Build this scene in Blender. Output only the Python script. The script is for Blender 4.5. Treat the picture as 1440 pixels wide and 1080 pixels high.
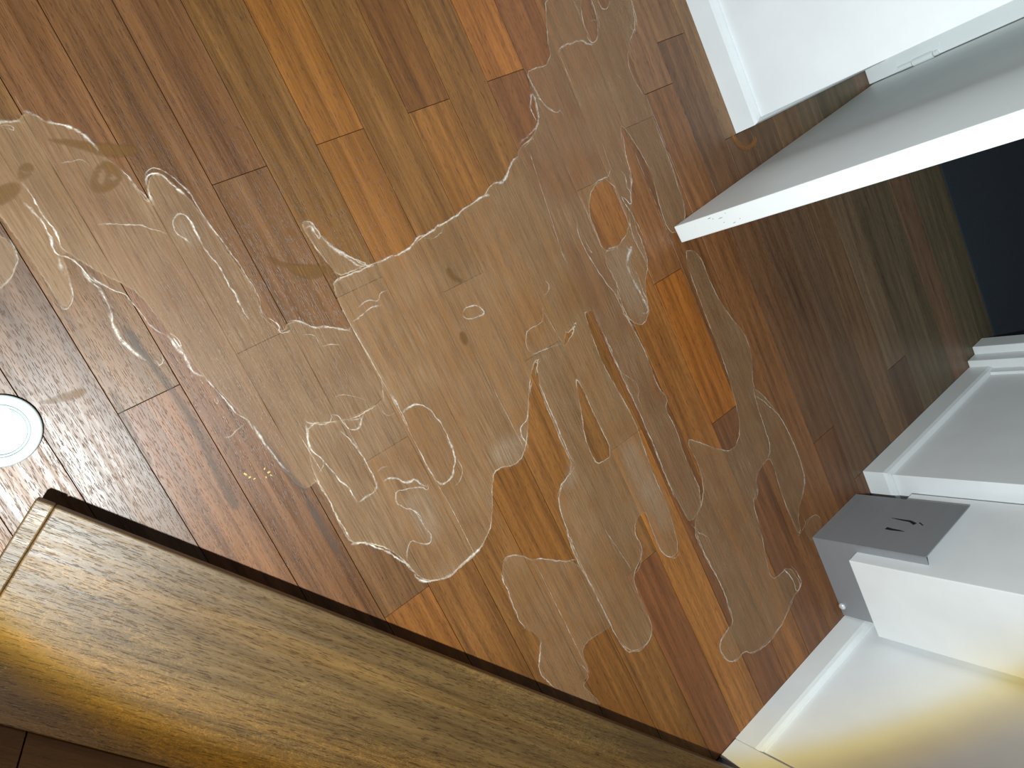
import bpy, bmesh, math, random
import numpy as np
from mathutils import Matrix, Vector

for o in list(bpy.data.objects):
    bpy.data.objects.remove(o, do_unlink=True)
scene = bpy.context.scene
C = scene.collection
random.seed(7)
rng = np.random.default_rng(5)

# ---------------------------------------------------------------- camera
# floor coordinates: P runs along the boards, W across them (camera foot is the origin), in units of the lens height H.
H = 1.05
FPX = 986.4
R = np.array([[0.42339568, -0.76103878, -0.49148354],
              [0.88360301, 0.46664134, 0.03862092],
              [0.19995452, -0.45062827, 0.87003009]])
cam_d = bpy.data.cameras.new('camera')
cam_d.sensor_width = 36.0
cam_d.lens = FPX / 1440.0 * 36.0
cam_d.clip_start = 0.02
cam = bpy.data.objects.new('camera', cam_d)
C.objects.link(cam)
xa = Vector((R[0, 0], -R[0, 1], -R[0, 2]))
ya = -Vector((R[1, 0], -R[1, 1], -R[1, 2]))
za = -Vector((R[2, 0], -R[2, 1], -R[2, 2]))
m = Matrix((xa, ya, za)).transposed().to_4x4()
m.translation = Vector((0, 0, H))
cam.matrix_world = m
scene.camera = cam

# ---------------------------------------------------------------- world, light, exposure
scene.view_settings.view_transform = 'Standard'
scene.view_settings.look = 'None'
scene.view_settings.gamma = 1.0
scene.view_settings.use_curve_mapping = False
scene.view_settings.exposure = 0.24
world = bpy.data.worlds.new('world')
scene.world = world
world.use_nodes = True
bg = world.node_tree.nodes['Background']
bg.inputs[0].default_value = (0.62, 0.72, 0.86, 1)
bg.inputs[1].default_value = 0.10


def wp(p, w, h=0.0):
    """P, W, height (all in H) -> world metres"""
    return Vector((p * H, -w * H, h * H))


TORCH = wp(0.05, 0.20, 1.0)
AXIS = Vector((-0.101, 0.698, -0.709)).normalized()


# hand-held torch next to the lens: an even cool beam, a yellow rim where the lens cuts it off, weak warm spill outside
ld = bpy.data.lights.new('torch', 'SPOT')
ld.energy = 100
ld.spot_size = math.radians(160)
ld.spot_blend = 0.25
ld.shadow_soft_size = 0.010
ld.use_nodes = True
lt = ld.node_tree
em = lt.nodes['Emission']
tcn = lt.nodes.new('ShaderNodeTexCoord')
sep = lt.nodes.new('ShaderNodeSeparateXYZ')
lt.links.new(tcn.outputs['Normal'], sep.inputs[0])
ab = lt.nodes.new('ShaderNodeMath'); ab.operation = 'ABSOLUTE'
lt.links.new(sep.outputs['Z'], ab.inputs[0])
ac = lt.nodes.new('ShaderNodeMath'); ac.operation = 'ARCCOSINE'
lt.links.new(ab.outputs[0], ac.inputs[0])
mr = lt.nodes.new('ShaderNodeMapRange')          # beam angle in degrees / 60
mr.inputs[2].default_value = math.radians(60)
lt.links.new(ac.outputs[0], mr.inputs[0])
cr = lt.nodes.new('ShaderNodeValToRGB')
lt.links.new(mr.outputs[0], cr.inputs[0])
BEAM = [(0.0, (0.86, 0.955, 1.0)), (42.5, (0.88, 0.96, 0.97)), (44.6, (0.92, 0.92, 0.78)), (45.7, (0.80, 0.64, 0.20)), (46.7, (0.42, 0.30, 0.08)), (48.0, (0.19, 0.165, 0.14)), (60.0, (0.16, 0.145, 0.13))]
els = cr.color_ramp.elements
els[0].position = 0.0
els[0].color = (*BEAM[0][1], 1)
els[1].position = 1.0
els[1].color = (*BEAM[-1][1], 1)
for a_, c_ in BEAM[1:-1]:
    e_ = els.new(a_ / 60.0)
    e_.color = (*c_, 1)
lt.links.new(cr.outputs[0], em.inputs[0])
torch = bpy.data.objects.new('torch', ld)
C.objects.link(torch)
torch.location = TORCH
torch.rotation_euler = AXIS.to_track_quat('-Z', 'Y').to_euler()


# ---------------------------------------------------------------- helpers
def lin(c):
    return tuple((v / 255 / 12.92) if v / 255 <= 0.04045 else ((v / 255 + 0.055) / 1.055) ** 2.4 for v in c)


def fl(x, y):
    """photo pixel -> floor (P, W) in H"""
    d = R.T @ np.array([(x - 720) / FPX, (y - 540) / FPX, 1.0])
    return d[:2] / d[2]


def flm(x, y):
    """photo pixel -> floor point in metres (world x, y)"""
    p = fl(x, y)
    return np.array([p[0] * H, -p[1] * H])


def link(name, me, mat=None, parent=None):
    o = bpy.data.objects.new(name, me)
    C.objects.link(o)
    if mat:
        me.materials.append(mat)
    if parent:
        o.parent = parent
    return o


def from_bm(name, bm, mat=None, parent=None, smooth=False):
    me = bpy.data.meshes.new(name)
    bmesh.ops.recalc_face_normals(bm, faces=bm.faces[:])
    bm.to_mesh(me)
    bm.free()
    if smooth:
        for f in me.polygons:
            f.use_smooth = True
    return link(name, me, mat, parent)


def empty(name, loc=(0, 0, 0)):
    o = bpy.data.objects.new(name, None)
    C.objects.link(o)
    o.location = loc
    return o


def tag(o, label, cat=None, group=None, kind=None):
    o['label'] = label
    if cat:
        o['category'] = cat
    if group:
        o['group'] = group
    if kind:
        o['kind'] = kind
    return o


def box_bm(bm, p0, p1, w0, w1, z0, z1, bev=0.0):
    """box from P/W ranges (in H) and z range in metres"""
    vs = []
    x0, x1 = sorted((p0 * H, p1 * H))
    y0, y1 = sorted((-w0 * H, -w1 * H))
    r = bmesh.ops.create_cube(bm, size=1.0)
    for v in r['verts']:
        v.co = Vector(((x0 + x1) / 2 + v.co.x * (x1 - x0), (y0 + y1) / 2 + v.co.y * (y1 - y0), (z0 + z1) / 2 + v.co.z * (z1 - z0)))
    if bev > 0:
        es = set()
        for v in r['verts']:
            es.update(v.link_edges)
        bmesh.ops.bevel(bm, geom=list(es), offset=bev, segments=2, profile=0.5, affect='EDGES')


def prism(bm, pts, z0, z1):
    """vertical prism over an xy polygon (world metres)"""
    lo = [bm.verts.new((x, y, z0)) for x, y in pts]
    hi = [bm.verts.new((x, y, z1)) for x, y in pts]
    n = len(pts)
    bm.faces.new(hi)
    bm.faces.new(lo[::-1])
    for i in range(n):
        bm.faces.new((lo[i], lo[(i + 1) % n], hi[(i + 1) % n], hi[i]))


# ---------------------------------------------------------------- materials
class NT:
    def __init__(self, name):
        self.m = bpy.data.materials.new(name)
        self.m.use_nodes = True
        self.t = self.m.node_tree
        self.t.nodes.clear()
        self.out = self.t.nodes.new('ShaderNodeOutputMaterial')

    def n(self, typ, **kw):
        nd = self.t.nodes.new(typ)
        for k, v in kw.items():
            if k.startswith('_'):
                setattr(nd, k[1:], v)
            else:
                key = k.replace('__', ' ')
                i = int(key[1:]) if key[0] == 'i' and key[1:].isdigit() else key
                if isinstance(v, bpy.types.NodeSocket):
                    self.t.links.new(v, nd.inputs[i])
                else:
                    nd.inputs[i].default_value = v
        return nd

    def math(self, op, a, b=0.0, c=0.0, clamp=False):
        nd = self.n('ShaderNodeMath', _operation=op, _use_clamp=clamp, i0=a, i1=b)
        if op in ('MULTIPLY_ADD', 'WRAP', 'SMOOTH_MIN'):
            v = c
            if isinstance(v, bpy.types.NodeSocket):
                self.t.links.new(v, nd.inputs[2])
            else:
                nd.inputs[2].default_value = v
        return nd.outputs[0]

    def remap(self, v, a, b, c, d):
        return self.n('ShaderNodeMapRange', i0=v, i1=a, i2=b, i3=c, i4=d).outputs[0]

    def noise(self, vec, scale, detail=3.0, rough=0.55, dist=0.0):
        return self.n('ShaderNodeTexNoise', Vector=vec, Scale=scale, Detail=detail, Roughness=rough, Distortion=dist).outputs[0]

    def mapv(self, vec, scale, loc=(0, 0, 0)):
        return self.n('ShaderNodeMapping', Vector=vec, Scale=scale, Location=loc).outputs[0]

    def mixc(self, fac, a, b, blend='MIX'):
        nd = self.t.nodes.new('ShaderNodeMix')
        nd.data_type = 'RGBA'
        nd.blend_type = blend
        for i, v in ((0, fac), (6, a), (7, b)):
            if isinstance(v, bpy.types.NodeSocket):
                self.t.links.new(v, nd.inputs[i])
            else:
                nd.inputs[i].default_value = v if i == 0 else (*v[:3], 1)
        return nd.outputs[2]

    def finish(self, shader):
        self.t.links.new(shader, self.out.inputs[0])
        return self.m


def wood_mat(name, pore=1.0, rough=0.42, base=None, flecks=False, bump=0.25, spec=0.5):
    t = NT(name)
    tc = t.n('ShaderNodeTexCoord').outputs['Object']
    info = t.n('ShaderNodeObjectInfo')
    off = t.n('ShaderNodeVectorMath', _operation='SCALE', Vector=(37.0, 19.0, 11.0), Scale=info.outputs['Random']).outputs[0]
    v = t.n('ShaderNodeVectorMath', _operation='ADD', i0=tc, i1=off).outputs[0]
    broad = t.noise(t.mapv(v, (2.2, 20, 20)), 1.0, 4, 0.6, 0.6)
    streak = t.noise(t.mapv(v, (6, 150, 150)), 1.0, 4, 0.6)
    # cathedral figure: rings bent along the board
    wv = t.n('ShaderNodeTexWave', _wave_type='BANDS', _bands_direction='Y', Vector=t.mapv(v, (2.4, 22, 22)), Scale=0.5, Distortion=14.0, Detail=2.5)
    wv.inputs['Detail Scale'].default_value = 0.7
    ring = wv.outputs['Fac']
    pores = t.noise(t.mapv(v, (70, 800, 800)), 1.0, 2, 0.5)
    dash = t.remap(pores, 0.56, 0.68, 0.0, 1.0)
    blot = t.noise(t.mapv(v, (7, 12, 12)), 1.0, 3, 0.5)
    col = base if base else info.outputs['Color']
    dark = t.mixc(1.0, col, (0.55, 0.51, 0.46), 'MULTIPLY')
    lite = t.mixc(1.0, col, (1.45, 1.43, 1.38), 'MULTIPLY')
    fibre = t.noise(t.mapv(v, (9, 340, 340)), 1.0, 4, 0.7)
    f = t.math('ADD', t.math('MULTIPLY', broad, 0.34), t.math('MULTIPLY', streak, 0.30))
    f = t.math('ADD', f, t.math('MULTIPLY', ring, 0.07))
    f = t.math('ADD', f, t.math('MULTIPLY', fibre, 0.36))
    f = t.remap(f, 0.39, 0.67, 0.0, 1.0)
    c = t.mixc(f, dark, lite)
    c = t.mixc(t.remap(blot, 0.35, 0.7, 0.0, 0.35), c, t.mixc(1.0, c, (0.80, 0.76, 0.72), 'MULTIPLY'))
    c = t.mixc(t.math('MULTIPLY', dash, 0.62 * pore), c, t.mixc(1.0, c, (0.35, 0.28, 0.22), 'MULTIPLY'))
    if flecks:
        fl_ = t.n('ShaderNodeTexNoise', Vector=t.mapv(v, (60, 95, 95)), Scale=1.0, Detail=1.5, Roughness=0.5, Distortion=2.8).outputs[0]
        ridge = t.math('ABSOLUTE', t.math('SUBTRACT', fl_, 0.5))
        zone = t.remap(t.noise(t.mapv(v, (2.6, 11, 11), (3, 1, 0)), 1.0, 2), 0.40, 0.55, 0.15, 1.0)
        k = t.math('MULTIPLY', t.remap(ridge, 0.0, 0.05, 1.0, 0.0), zone)
        c = t.mixc(t.math('MULTIPLY', k, 0.9), c, t.mixc(1.0, c, (1.75, 1.68, 1.4), 'MULTIPLY'))
        band = t.remap(t.noise(t.mapv(v, (0.35, 34, 34), (1.7, 0, 0)), 1.0, 2), 0.58, 0.66, 0.0, 0.5)
        c = t.mixc(band, c, t.mixc(1.0, c, (1.45, 1.35, 1.1), 'MULTIPLY'))
    hgt = t.math('SUBTRACT', t.math('MULTIPLY', streak, 0.5), t.math('MULTIPLY', dash, 0.8))
    bp = t.n('ShaderNodeBump', Strength=bump, Distance=0.0006, Height=hgt).outputs[0]
    rgh = t.remap(streak, 0.3, 0.7, rough - 0.06, rough + 0.1)
    b = t.n('ShaderNodeBsdfPrincipled', Roughness=rgh, Normal=bp)
    b.inputs['Specular IOR Level'].default_value = spec
    t.t.links.new(c, b.inputs['Base Color'])
    return t.finish(b.outputs[0])


def paint_mat(name, col, rough=0.45, wear=0.06):
    t = NT(name)
    tc = t.n('ShaderNodeTexCoord').outputs['Object']
    n1 = t.noise(tc, 9.0, 4)
    c = t.mixc(t.remap(n1, 0.35, 0.7, 0.0, 1.0), col, tuple(v * (1 - wear) for v in col))
    bp = t.n('ShaderNodeBump', Strength=0.08, Distance=0.001, Height=t.noise(tc, 140.0, 2)).outputs[0]
    b = t.n('ShaderNodeBsdfPrincipled', Roughness=rough, Normal=bp)
    t.t.links.new(c, b.inputs['Base Color'])
    return t.finish(b.outputs[0])


def plain_mat(name, col, rough=0.5, metal=0.0, var=0.1, scale=(40, 40, 40)):
    t = NT(name)
    tc = t.n('ShaderNodeTexCoord').outputs['Object']
    n1 = t.noise(t.mapv(tc, scale), 1.0, 3)
    c = t.mixc(n1, tuple(v * (1 - var) for v in col), tuple(v * (1 + var) for v in col))
    b = t.n('ShaderNodeBsdfPrincipled', Roughness=rough, Metallic=metal)
    t.t.links.new(c, b.inputs['Base Color'])
    return t.finish(b.outputs[0])


def stain_mat(name, col, alpha, edge_col, edge, rough=0.5, soft=1.0, grain=True, jag=2.4):
    """thin film for dried deposits and painted edge shade: 'sdf' is the distance (mm) inside the outline"""
    t = NT(name)
    tc = t.n('ShaderNodeTexCoord').outputs['Object']
    s = t.n('ShaderNodeAttribute', _attribute_name='sdf').outputs['Fac']
    wob = t.math('MULTIPLY', t.math('SUBTRACT', t.noise(tc, 130.0, 4, 0.65), 0.5), jag * 2)
    s = t.math('ADD', s, wob)
    mask = t.remap(s, -0.4 * soft, 0.9 * soft, 0.0, 1.0)
    cloud = t.remap(t.noise(tc, 10.0, 2, 0.5, 0.4), 0.3, 0.72, 0.62, 1.25)
    fine = t.remap(t.noise(t.mapv(tc, (16, 420, 1)), 1.0, 4, 0.65), 0.34, 0.66, 0.45, 1.5) if grain else 1.0
    body = t.math('MULTIPLY', t.math('MULTIPLY', cloud, fine), alpha)
    near = t.remap(s, 0.0, 9.0, 0.10 * edge, 0.0)
    body = t.math('MULTIPLY', t.math('ADD', body, near), mask)
    band = t.math('MULTIPLY', t.remap(t.math('ABSOLUTE', t.math('SUBTRACT', s, 0.6)), 0.2, 1.5, 1.0, 0.0),
                  t.remap(t.noise(tc, 26.0, 3, 0.6), 0.38, 0.62, 0.06, 1.0))
    crust = t.math('MULTIPLY', band, edge)
    a = t.math('ADD', body, crust, clamp=True)
    c = t.mixc(crust, col, edge_col)
    b = t.n('ShaderNodeBsdfPrincipled', Roughness=rough)
    b.inputs['Specular IOR Level'].default_value = 0.35
    t.t.links.new(c, b.inputs['Base Color'])
    tr = t.n('ShaderNodeBsdfTransparent')
    mx = t.n('ShaderNodeMixShader', i0=a, i1=tr.outputs[0], i2=b.outputs[0])
    return t.finish(mx.outputs[0])


def crust_mat(name, col):
    t = NT(name)
    tc = t.n('ShaderNodeTexCoord').outputs['Object']
    u = t.n('ShaderNodeAttribute', _attribute_name='across').outputs['Fac']
    k = t.n('ShaderNodeAttribute', _attribute_name='strength').outputs['Fac']
    prof = t.math('POWER', t.math('SUBTRACT', 1.0, t.math('ABSOLUTE', u), clamp=True), 1.3)
    nz = t.remap(t.noise(tc, 170.0, 4, 0.7), 0.34, 0.6, 0.15, 1.0)
    lo = t.remap(t.noise(tc, 30.0, 2), 0.35, 0.6, 0.4, 1.0)
    a = t.math('MULTIPLY', t.math('MULTIPLY', prof, nz), t.math('MULTIPLY', k, lo), clamp=True)
    b = t.n('ShaderNodeBsdfPrincipled', Roughness=0.7)
    b.inputs['Base Color'].default_value = (*col, 1)
    tr = t.n('ShaderNodeBsdfTransparent')
    mx = t.n('ShaderNodeMixShader', i0=a, i1=tr.outputs[0], i2=b.outputs[0])
    return t.finish(mx.outputs[0])


M = {}
M['plank'] = wood_mat('floor_board_wood', 1.0, 0.40, bump=0.4, spec=0.5)
M['oak'] = wood_mat('stair_oak', 1.45, 0.42, spec=0.45, base=(0.088, 0.050, 0.0155, 1), flecks=True, bump=0.4)
M['oak_dark'] = wood_mat('riser_wood', 0.8, 0.5, base=(0.10, 0.05, 0.02, 1))
M['wall'] = paint_mat('white_wall_paint', (0.85, 0.87, 0.88))
M['trim'] = paint_mat('white_trim_gloss', (0.84, 0.87, 0.87), 0.32)
M['door'] = paint_mat('white_door_paint', (0.86, 0.89, 0.87), 0.4, 0.04)
M['chip'] = plain_mat('chipped_paint', (0.28, 0.25, 0.22), 0.7)
M['steel'] = plain_mat('brushed_steel', (0.30, 0.31, 0.33), 0.5, 0.25, 0.06, (3, 3, 120))
M['plate_mark'] = plain_mat('mark_black', (0.012, 0.012, 0.014), 0.6)
M['ceramic'] = plain_mat('white_glaze', (0.50, 0.56, 0.55), 0.25, 0, 0.02)
M['subfloor'] = plain_mat('dark_gap', (0.03, 0.018, 0.010), 0.9)
M['carpet'] = plain_mat('navy_carpet', (0.022, 0.030, 0.042), 0.95, 0, 0.4, (220, 220, 220))
M['crumb'] = plain_mat('yellow_crumb', (0.45, 0.30, 0.09), 0.6)
M['bolt'] = plain_mat('white_bolt', (0.75, 0.76, 0.78), 0.3, 0.3)
HAZE = (0.345, 0.215, 0.115)
LIME = (0.50, 0.42, 0.33)
M['stain'] = stain_mat('dried_water_stain', HAZE, 0.36, LIME, 0.75)
M['stain_soft'] = stain_mat('faint_water_stain', HAZE, 0.31, LIME, 0.28)
M['stain_pale'] = stain_mat('pale_lime_stain', (0.44, 0.32, 0.215), 0.26, LIME, 0.0, soft=16.0, jag=6.0)
M['smear'] = stain_mat('brown_smear', (0.150, 0.070, 0.016), 0.62, (0.12, 0.055, 0.012), 0.1, soft=4.0, jag=1.5)
M['rust'] = stain_mat('rust_mark', (0.42, 0.17, 0.04), 0.5, (0.3, 0.12, 0.03), 0.1, soft=4.0, jag=1.5)
M['worn_shade'] = stain_mat('worn_edge_shade', (0.085, 0.070, 0.058), 0.5, (0.05, 0.04, 0.03), 0.0, soft=5.0, jag=2.0)  # wear grey, darkened further by the painted shade of lifted board edges
M['crust'] = crust_mat('lime_crust', (0.80, 0.72, 0.62))

# ---------------------------------------------------------------- floor boards
DW, W0 = 0.0795, -0.1615                     # board pitch and the joint line numbered 0, in H
P_MIN, P_WALL = -1.15, 1.066
W_WALL, W_FRAME, W_CARPET = -1.2315, -1.73, -1.90
PASS0, PASS1 = 0.030, 0.829

bm = bmesh.new()
box_bm(bm, P_MIN - 0.02, 1.20, 0.90, -2.45, -0.05, -0.0125)
floor = from_bm('floor', bm, M['subfloor'])
tag(floor, 'brown hardwood strip floor with pale dried water stains', 'floor', kind='structure')


def board_mesh(L, Wd, t=0.012, ch=0.00025):
    x, y = L / 2, Wd / 2
    vs = []
    for z, d in ((-t, 0), (-ch, 0), (0, ch)):
        vs += [(-x + d, -y + d, z), (x - d, -y + d, z), (x - d, y - d, z), (-x + d, y - d, z)]
    fs = [(8, 9, 10, 11)]
    for k in (0, 4):
        for i in range(4):
            j = (i + 1) % 4
            fs.append((k + i, k + j, k + 4 + j, k + 4 + i))
    me = bpy.data.meshes.new('plank')
    me.from_pydata(vs, [], fs)
    return me


def row_of(w):
    return int(math.floor((W0 - w) / DW))


# end joints seen in the photograph (pixels on the joint)
JOINTS = [(470, 195), (600, 150), (336, 247), (710, 106), (845, 253), (185, 573), (543, 632), (765, 492), (876, 622),
          (935, 391), (360, 485), (598, 828), (1250, 520), (1160, 610), (1010, 590), (905, 790)]
joints = {}
for x, y in JOINTS:
    p, w = fl(x, y)
    joints.setdefault(row_of(w), []).append(p)

AMBER, BROWN, RED, TAN, GOLD, OLIVE = (172, 112, 46), (138, 90, 46), (120, 74, 46), (168, 118, 66), (190, 120, 42), (150, 104, 50)
TONES = [((20, 40), (112, 74, 46)), ((100, 60), (122, 80, 46)), ((200, 160), (124, 80, 52)), ((290, 170), (128, 84, 54)), ((350, 150), (160, 112, 56)),
         ((420, 120), GOLD), ((470, 280), (172, 120, 60)), ((500, 100), OLIVE), ((560, 70), (132, 84, 40)), ((610, 220), (180, 118, 52)),
         ((640, 80), OLIVE), ((700, 40), (182, 112, 44)), ((715, 160), (126, 78, 42)), ((750, 50), (122, 72, 38)), ((790, 40), (140, 92, 54)),
         ((350, 320), (134, 90, 58)), ((100, 400), (188, 132, 72)), ((40, 480), (128, 112, 104)), ((20, 520), (190, 140, 90)), ((280, 480), (176, 126, 74)),
         ((420, 520), (150, 108, 70)), ((560, 500), (178, 124, 64)), ((650, 420), (182, 124, 62)), ((700, 400), TAN), ((760, 620), AMBER),
         ((730, 720), AMBER), ((620, 860), (178, 114, 46)), ((560, 840), (160, 100, 44)), ((420, 760), (150, 94, 56)), ((300, 700), (170, 112, 66)),
         ((200, 640), (176, 124, 80)), ((865, 300), (162, 104, 44)), ((900, 260), AMBER), ((940, 430), (176, 106, 36)), ((985, 470), (160, 104, 40)),
         ((1000, 560), (150, 90, 38)), ((980, 780), AMBER), ((1000, 860), (156, 96, 40)), ((960, 930), (120, 72, 42)), ((900, 960), (150, 88, 36)),
         ((860, 930), (150, 88, 36)), ((1100, 450), (84, 56, 36)), ((1180, 500), (72, 54, 38)), ((1150, 640), (112, 72, 38)), ((1075, 770), (140, 80, 38)),
         ((1060, 880), (128, 84, 54)), ((1000, 1000), (110, 66, 40)), ((1100, 900), (110, 72, 50)), ((1230, 480), (84, 60, 38)), ((930, 100), (120, 84, 60)),
         ((1000, 200), (118, 84, 54)), ((840, 120), (132, 92, 58)), ((740, 300), (150, 104, 62)), ((800, 400), (150, 106, 64)), ((540, 680), (180, 124, 62)),
         ((860, 560), (172, 120, 66)), ((1300, 420), (62, 52, 42)), ((1340, 330), (48, 43, 40)), ((1200, 330), (84, 68, 54)), ((1250, 560), (72, 62, 52)), ((1290, 350), (84, 60, 40)), ((800, 520), (150, 106, 60))]  # boards by the doorway have the dimmer light mixed into their tone


def albedo(col, p, w):
    """photographed colour of a board divided by the torch light falling there"""
    d = np.array([p - 0.05, w - 0.20, -1.0])
    e = 3.75 / (d @ d) ** 1.5
    return np.array([v / e * k_ for v, k_ in zip(lin(col), (1.02, 1.0, 0.92))])


tone_pts = [(fl(*p), albedo(c, *fl(*p))) for p, c in TONES]
# average board colour around the floor, with fading torchlight painted in by the doorway
MEANS = [((50, 60), (112, 76, 46)), ((300, 150), (140, 95, 52)), ((600, 150), (152, 100, 46)), ((700, 60), (148, 91, 42)), ((150, 450), (172, 127, 80)), ((250, 650), (178, 132, 92)),
         ((30, 520), (180, 140, 105)), ((500, 520), (160, 114, 68)), ((650, 550), (164, 116, 62)), ((600, 850), (150, 95, 42)), ((760, 720), (152, 96, 38)), ((900, 260), (130, 86, 46)),
         ((930, 430), (138, 82, 32)), ((1000, 560), (116, 70, 32)), ((1100, 450), (78, 50, 31)), ((1200, 500), (58, 44, 33)), ((1300, 400), (44, 38, 32)), ((1400, 400), (42, 42, 42)),
         ((960, 850), (132, 79, 34)), ((1050, 960), (94, 57, 34)), ((850, 1000), (125, 73, 33)), ((1120, 880), (88, 59, 42)), ((1150, 640), (94, 59, 32)), ((950, 120), (118, 86, 58)),
         ((1080, 200), (98, 82, 66)), ((1140, 150), (90, 80, 70)), ((380, 760), (160, 108, 66)), ((850, 640), (150, 100, 48))]
mean_pts = [(fl(*p), albedo(c, *fl(*p))) for p, c in MEANS]


def mean_albedo(p0, p1, w):
    acc, n = np.zeros(3), 0.0
    for p in np.linspace(max(p0, -0.5), min(p1, 1.06), 5) if p1 > -0.5 else [p1]:
        ws = np.array([1.0 / (((p - q[0]) ** 2 + (w - q[1]) ** 2) + 0.004) ** 1.5 for q, _ in mean_pts])
        acc += sum(k_ * c for k_, (_, c) in zip(ws, mean_pts)) / ws.sum()
        n += 1
    return acc / n


def add_plank(p0, p1, wa, wb, row):
    """board between P p0..p1 and W wa (less negative) .. wb"""
    g = 0.0005
    L, Wd = (p1 - p0) * H - 2 * g, (wa - wb) * H - 2 * g
    if L < 0.003 or Wd < 0.006:
        return
    o = link('plank', board_mesh(L, Wd), M['plank'], floor)
    c = wp((p0 + p1) / 2, (wa + wb) / 2)
    o.location = (c.x, c.y, -random.uniform(0.0, 0.0005))
    o.rotation_euler = (random.uniform(-0.003, 0.003), 0, 0)
    col = None
    for (q, cc) in tone_pts:
        if p0 <= q[0] < p1 and wb < q[1] <= wa:
            col = cc
            break
    base = mean_albedo(p0, p1, (wa + wb) / 2)
    if col is None:
        r_ = random.uniform(0.86, 1.16)
        col = base * np.array([r_, r_ * random.uniform(0.96, 1.04), r_ * random.uniform(0.88, 1.12)])
    col = 0.5 * col + 0.5 * base
    lum = float(col @ (0.3, 0.6, 0.1))            # limits the torchlight fade painted into the board tones
    col = col * (min(max(lum, 0.072), 0.21) / lum)
    col[2] = min(col[2], 0.36 * col[0])
    o.color = (*[float(v) for v in col], 1)


for row in range(-13, 22):
    wa, wb = W0 - row * DW, W0 - (row + 1) * DW
    if wb < W_CARPET - 0.001:
        wb = W_CARPET
    if wa <= W_CARPET:
        break
    rr = random.Random(100 + row)
    cuts = sorted(joints.get(row, []))
    pts = [P_MIN] + [c for c in cuts if P_MIN + 0.1 < c < P_WALL - 0.05] + [P_WALL]
    full = [pts[0]]
    for a, b in zip(pts[:-1], pts[1:]):
        n = max(1, int(round((b - a) / rr.uniform(1.0, 1.4)))) if row >= 0 or row < -6 else 1
        step = (b - a) / n
        for i in range(1, n):
            full.append(a + step * i + rr.uniform(-0.12, 0.12))
        full.append(b)
    if wb < W_WALL:                                # no slivers beside the door jambs
        full = [c for c in full if min(abs(c - PASS0), abs(c - PASS1)) > 0.15]
    for a, b in zip(full[:-1], full[1:]):
        if wb >= W_WALL:
            add_plank(a, b, wa, wb, row)
        elif wa > W_WALL:                         # the row the wall stands on: full width only in the passage
            for (s, e, inside) in ((a, min(b, PASS0), False), (max(a, PASS0), min(b, PASS1), True), (max(a, PASS1), b, False)):
                if e - s > 0.003:
                    add_plank(s, e, wa, wb if inside else W_WALL, row)
        else:
            s, e = max(a, PASS0), min(b, PASS1)
            if e - s > 0.02:
                add_plank(s, e, wa, wb, row)

# ---------------------------------------------------------------- walls, baseboards, door frame
HW = 2.45
bm = bmesh.new()
box_bm(bm, P_MIN, 0.019, -1.245, W_FRAME - 0.06, -0.012, HW)
box_bm(bm, 0.843, 1.20, -1.245, W_FRAME - 0.06, -0.012, HW)
box_bm(bm, 0.019, 0.843, -1.245, W_FRAME - 0.06, 2.06, HW)
tag(from_bm('wall_back', bm, M['wall']), 'white wall with the deep doorway', 'wall', kind='structure')
bm = bmesh.new()
box_bm(bm, 1.080, 1.20, 0.90, -1.245, -0.012, HW)
tag(from_bm('wall_right', bm, M['wall']), 'white wall at the end of the floor boards, behind the boxed pipe', 'wall', kind='structure')


def baseboard(name, path, label, hgt=0.060, ends=True):
    """moulding swept along a floor path of (P, W) front-edge points with the wall to its left; profile has a chamfered top"""
    prof = [(0.0, 0.0), (0.0, hgt - 0.010), (0.003, hgt - 0.003), (0.011, hgt), (0.0155, hgt)]   # (depth into wall, z)
    prof.append((0.0155, 0.0))
    bm = bmesh.new()
    P = [Vector((p * H, -w * H, 0)) for p, w in path]
    rings = []
    for i, c in enumerate(P):
        d0 = (c - P[i - 1]).normalized() if i else (P[1] - c).normalized()
        d1 = (P[i + 1] - c).normalized() if i < len(P) - 1 else d0
        n0 = Vector((-d0.y, d0.x, 0))
        n1 = Vector((-d1.y, d1.x, 0))
        n = (n0 + n1)
        n = n / max(0.2, n.dot(n0))
        rings.append([bm.verts.new(c + n * a + Vector((0, 0, z))) for a, z in prof])
    for a, b in zip(rings[:-1], rings[1:]):
        for k in range(len(prof)):
            j = (k + 1) % len(prof)
            bm.faces.new((a[k], a[j], b[j], b[k]))
    bm.faces.new(rings[0])
    bm.faces.new(rings[-1][::-1])
    return tag(from_bm(name, bm, M['trim']), label, 'baseboard', kind='structure')


# world y = -W, so "wall to the left" of the travel direction
baseboard('baseboard_back', [(0.028, W_FRAME + 0.006), (0.028, -1.2305), (P_MIN, -1.2305)][::1] if False else
          [(P_MIN, -1.2305), (0.0285, -1.2305), (0.0285, -1.719)], 'low white baseboard on the wall beside the hinge side of the doorway')
baseboard('baseboard_reveal', [(0.8290, -1.744), (0.8290, -1.2290), (1.066, -1.2290)], 'low white baseboard on the doorway side by the boxed pipe')
baseboard('baseboard_right', [(1.0655, -1.2285), (1.0655, -0.6245)], 'low white baseboard on the wall behind the boxed pipe')
bm = bmesh.new()
box_bm(bm, 1.0655, 1.0798, -0.6235, -0.575, 0.0, HW - 0.01, 0.0015)
tag(from_bm('trim_1', bm, M['trim']), 'white upright trim board between the baseboard and the oak stair', 'trim', kind='structure')
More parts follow.
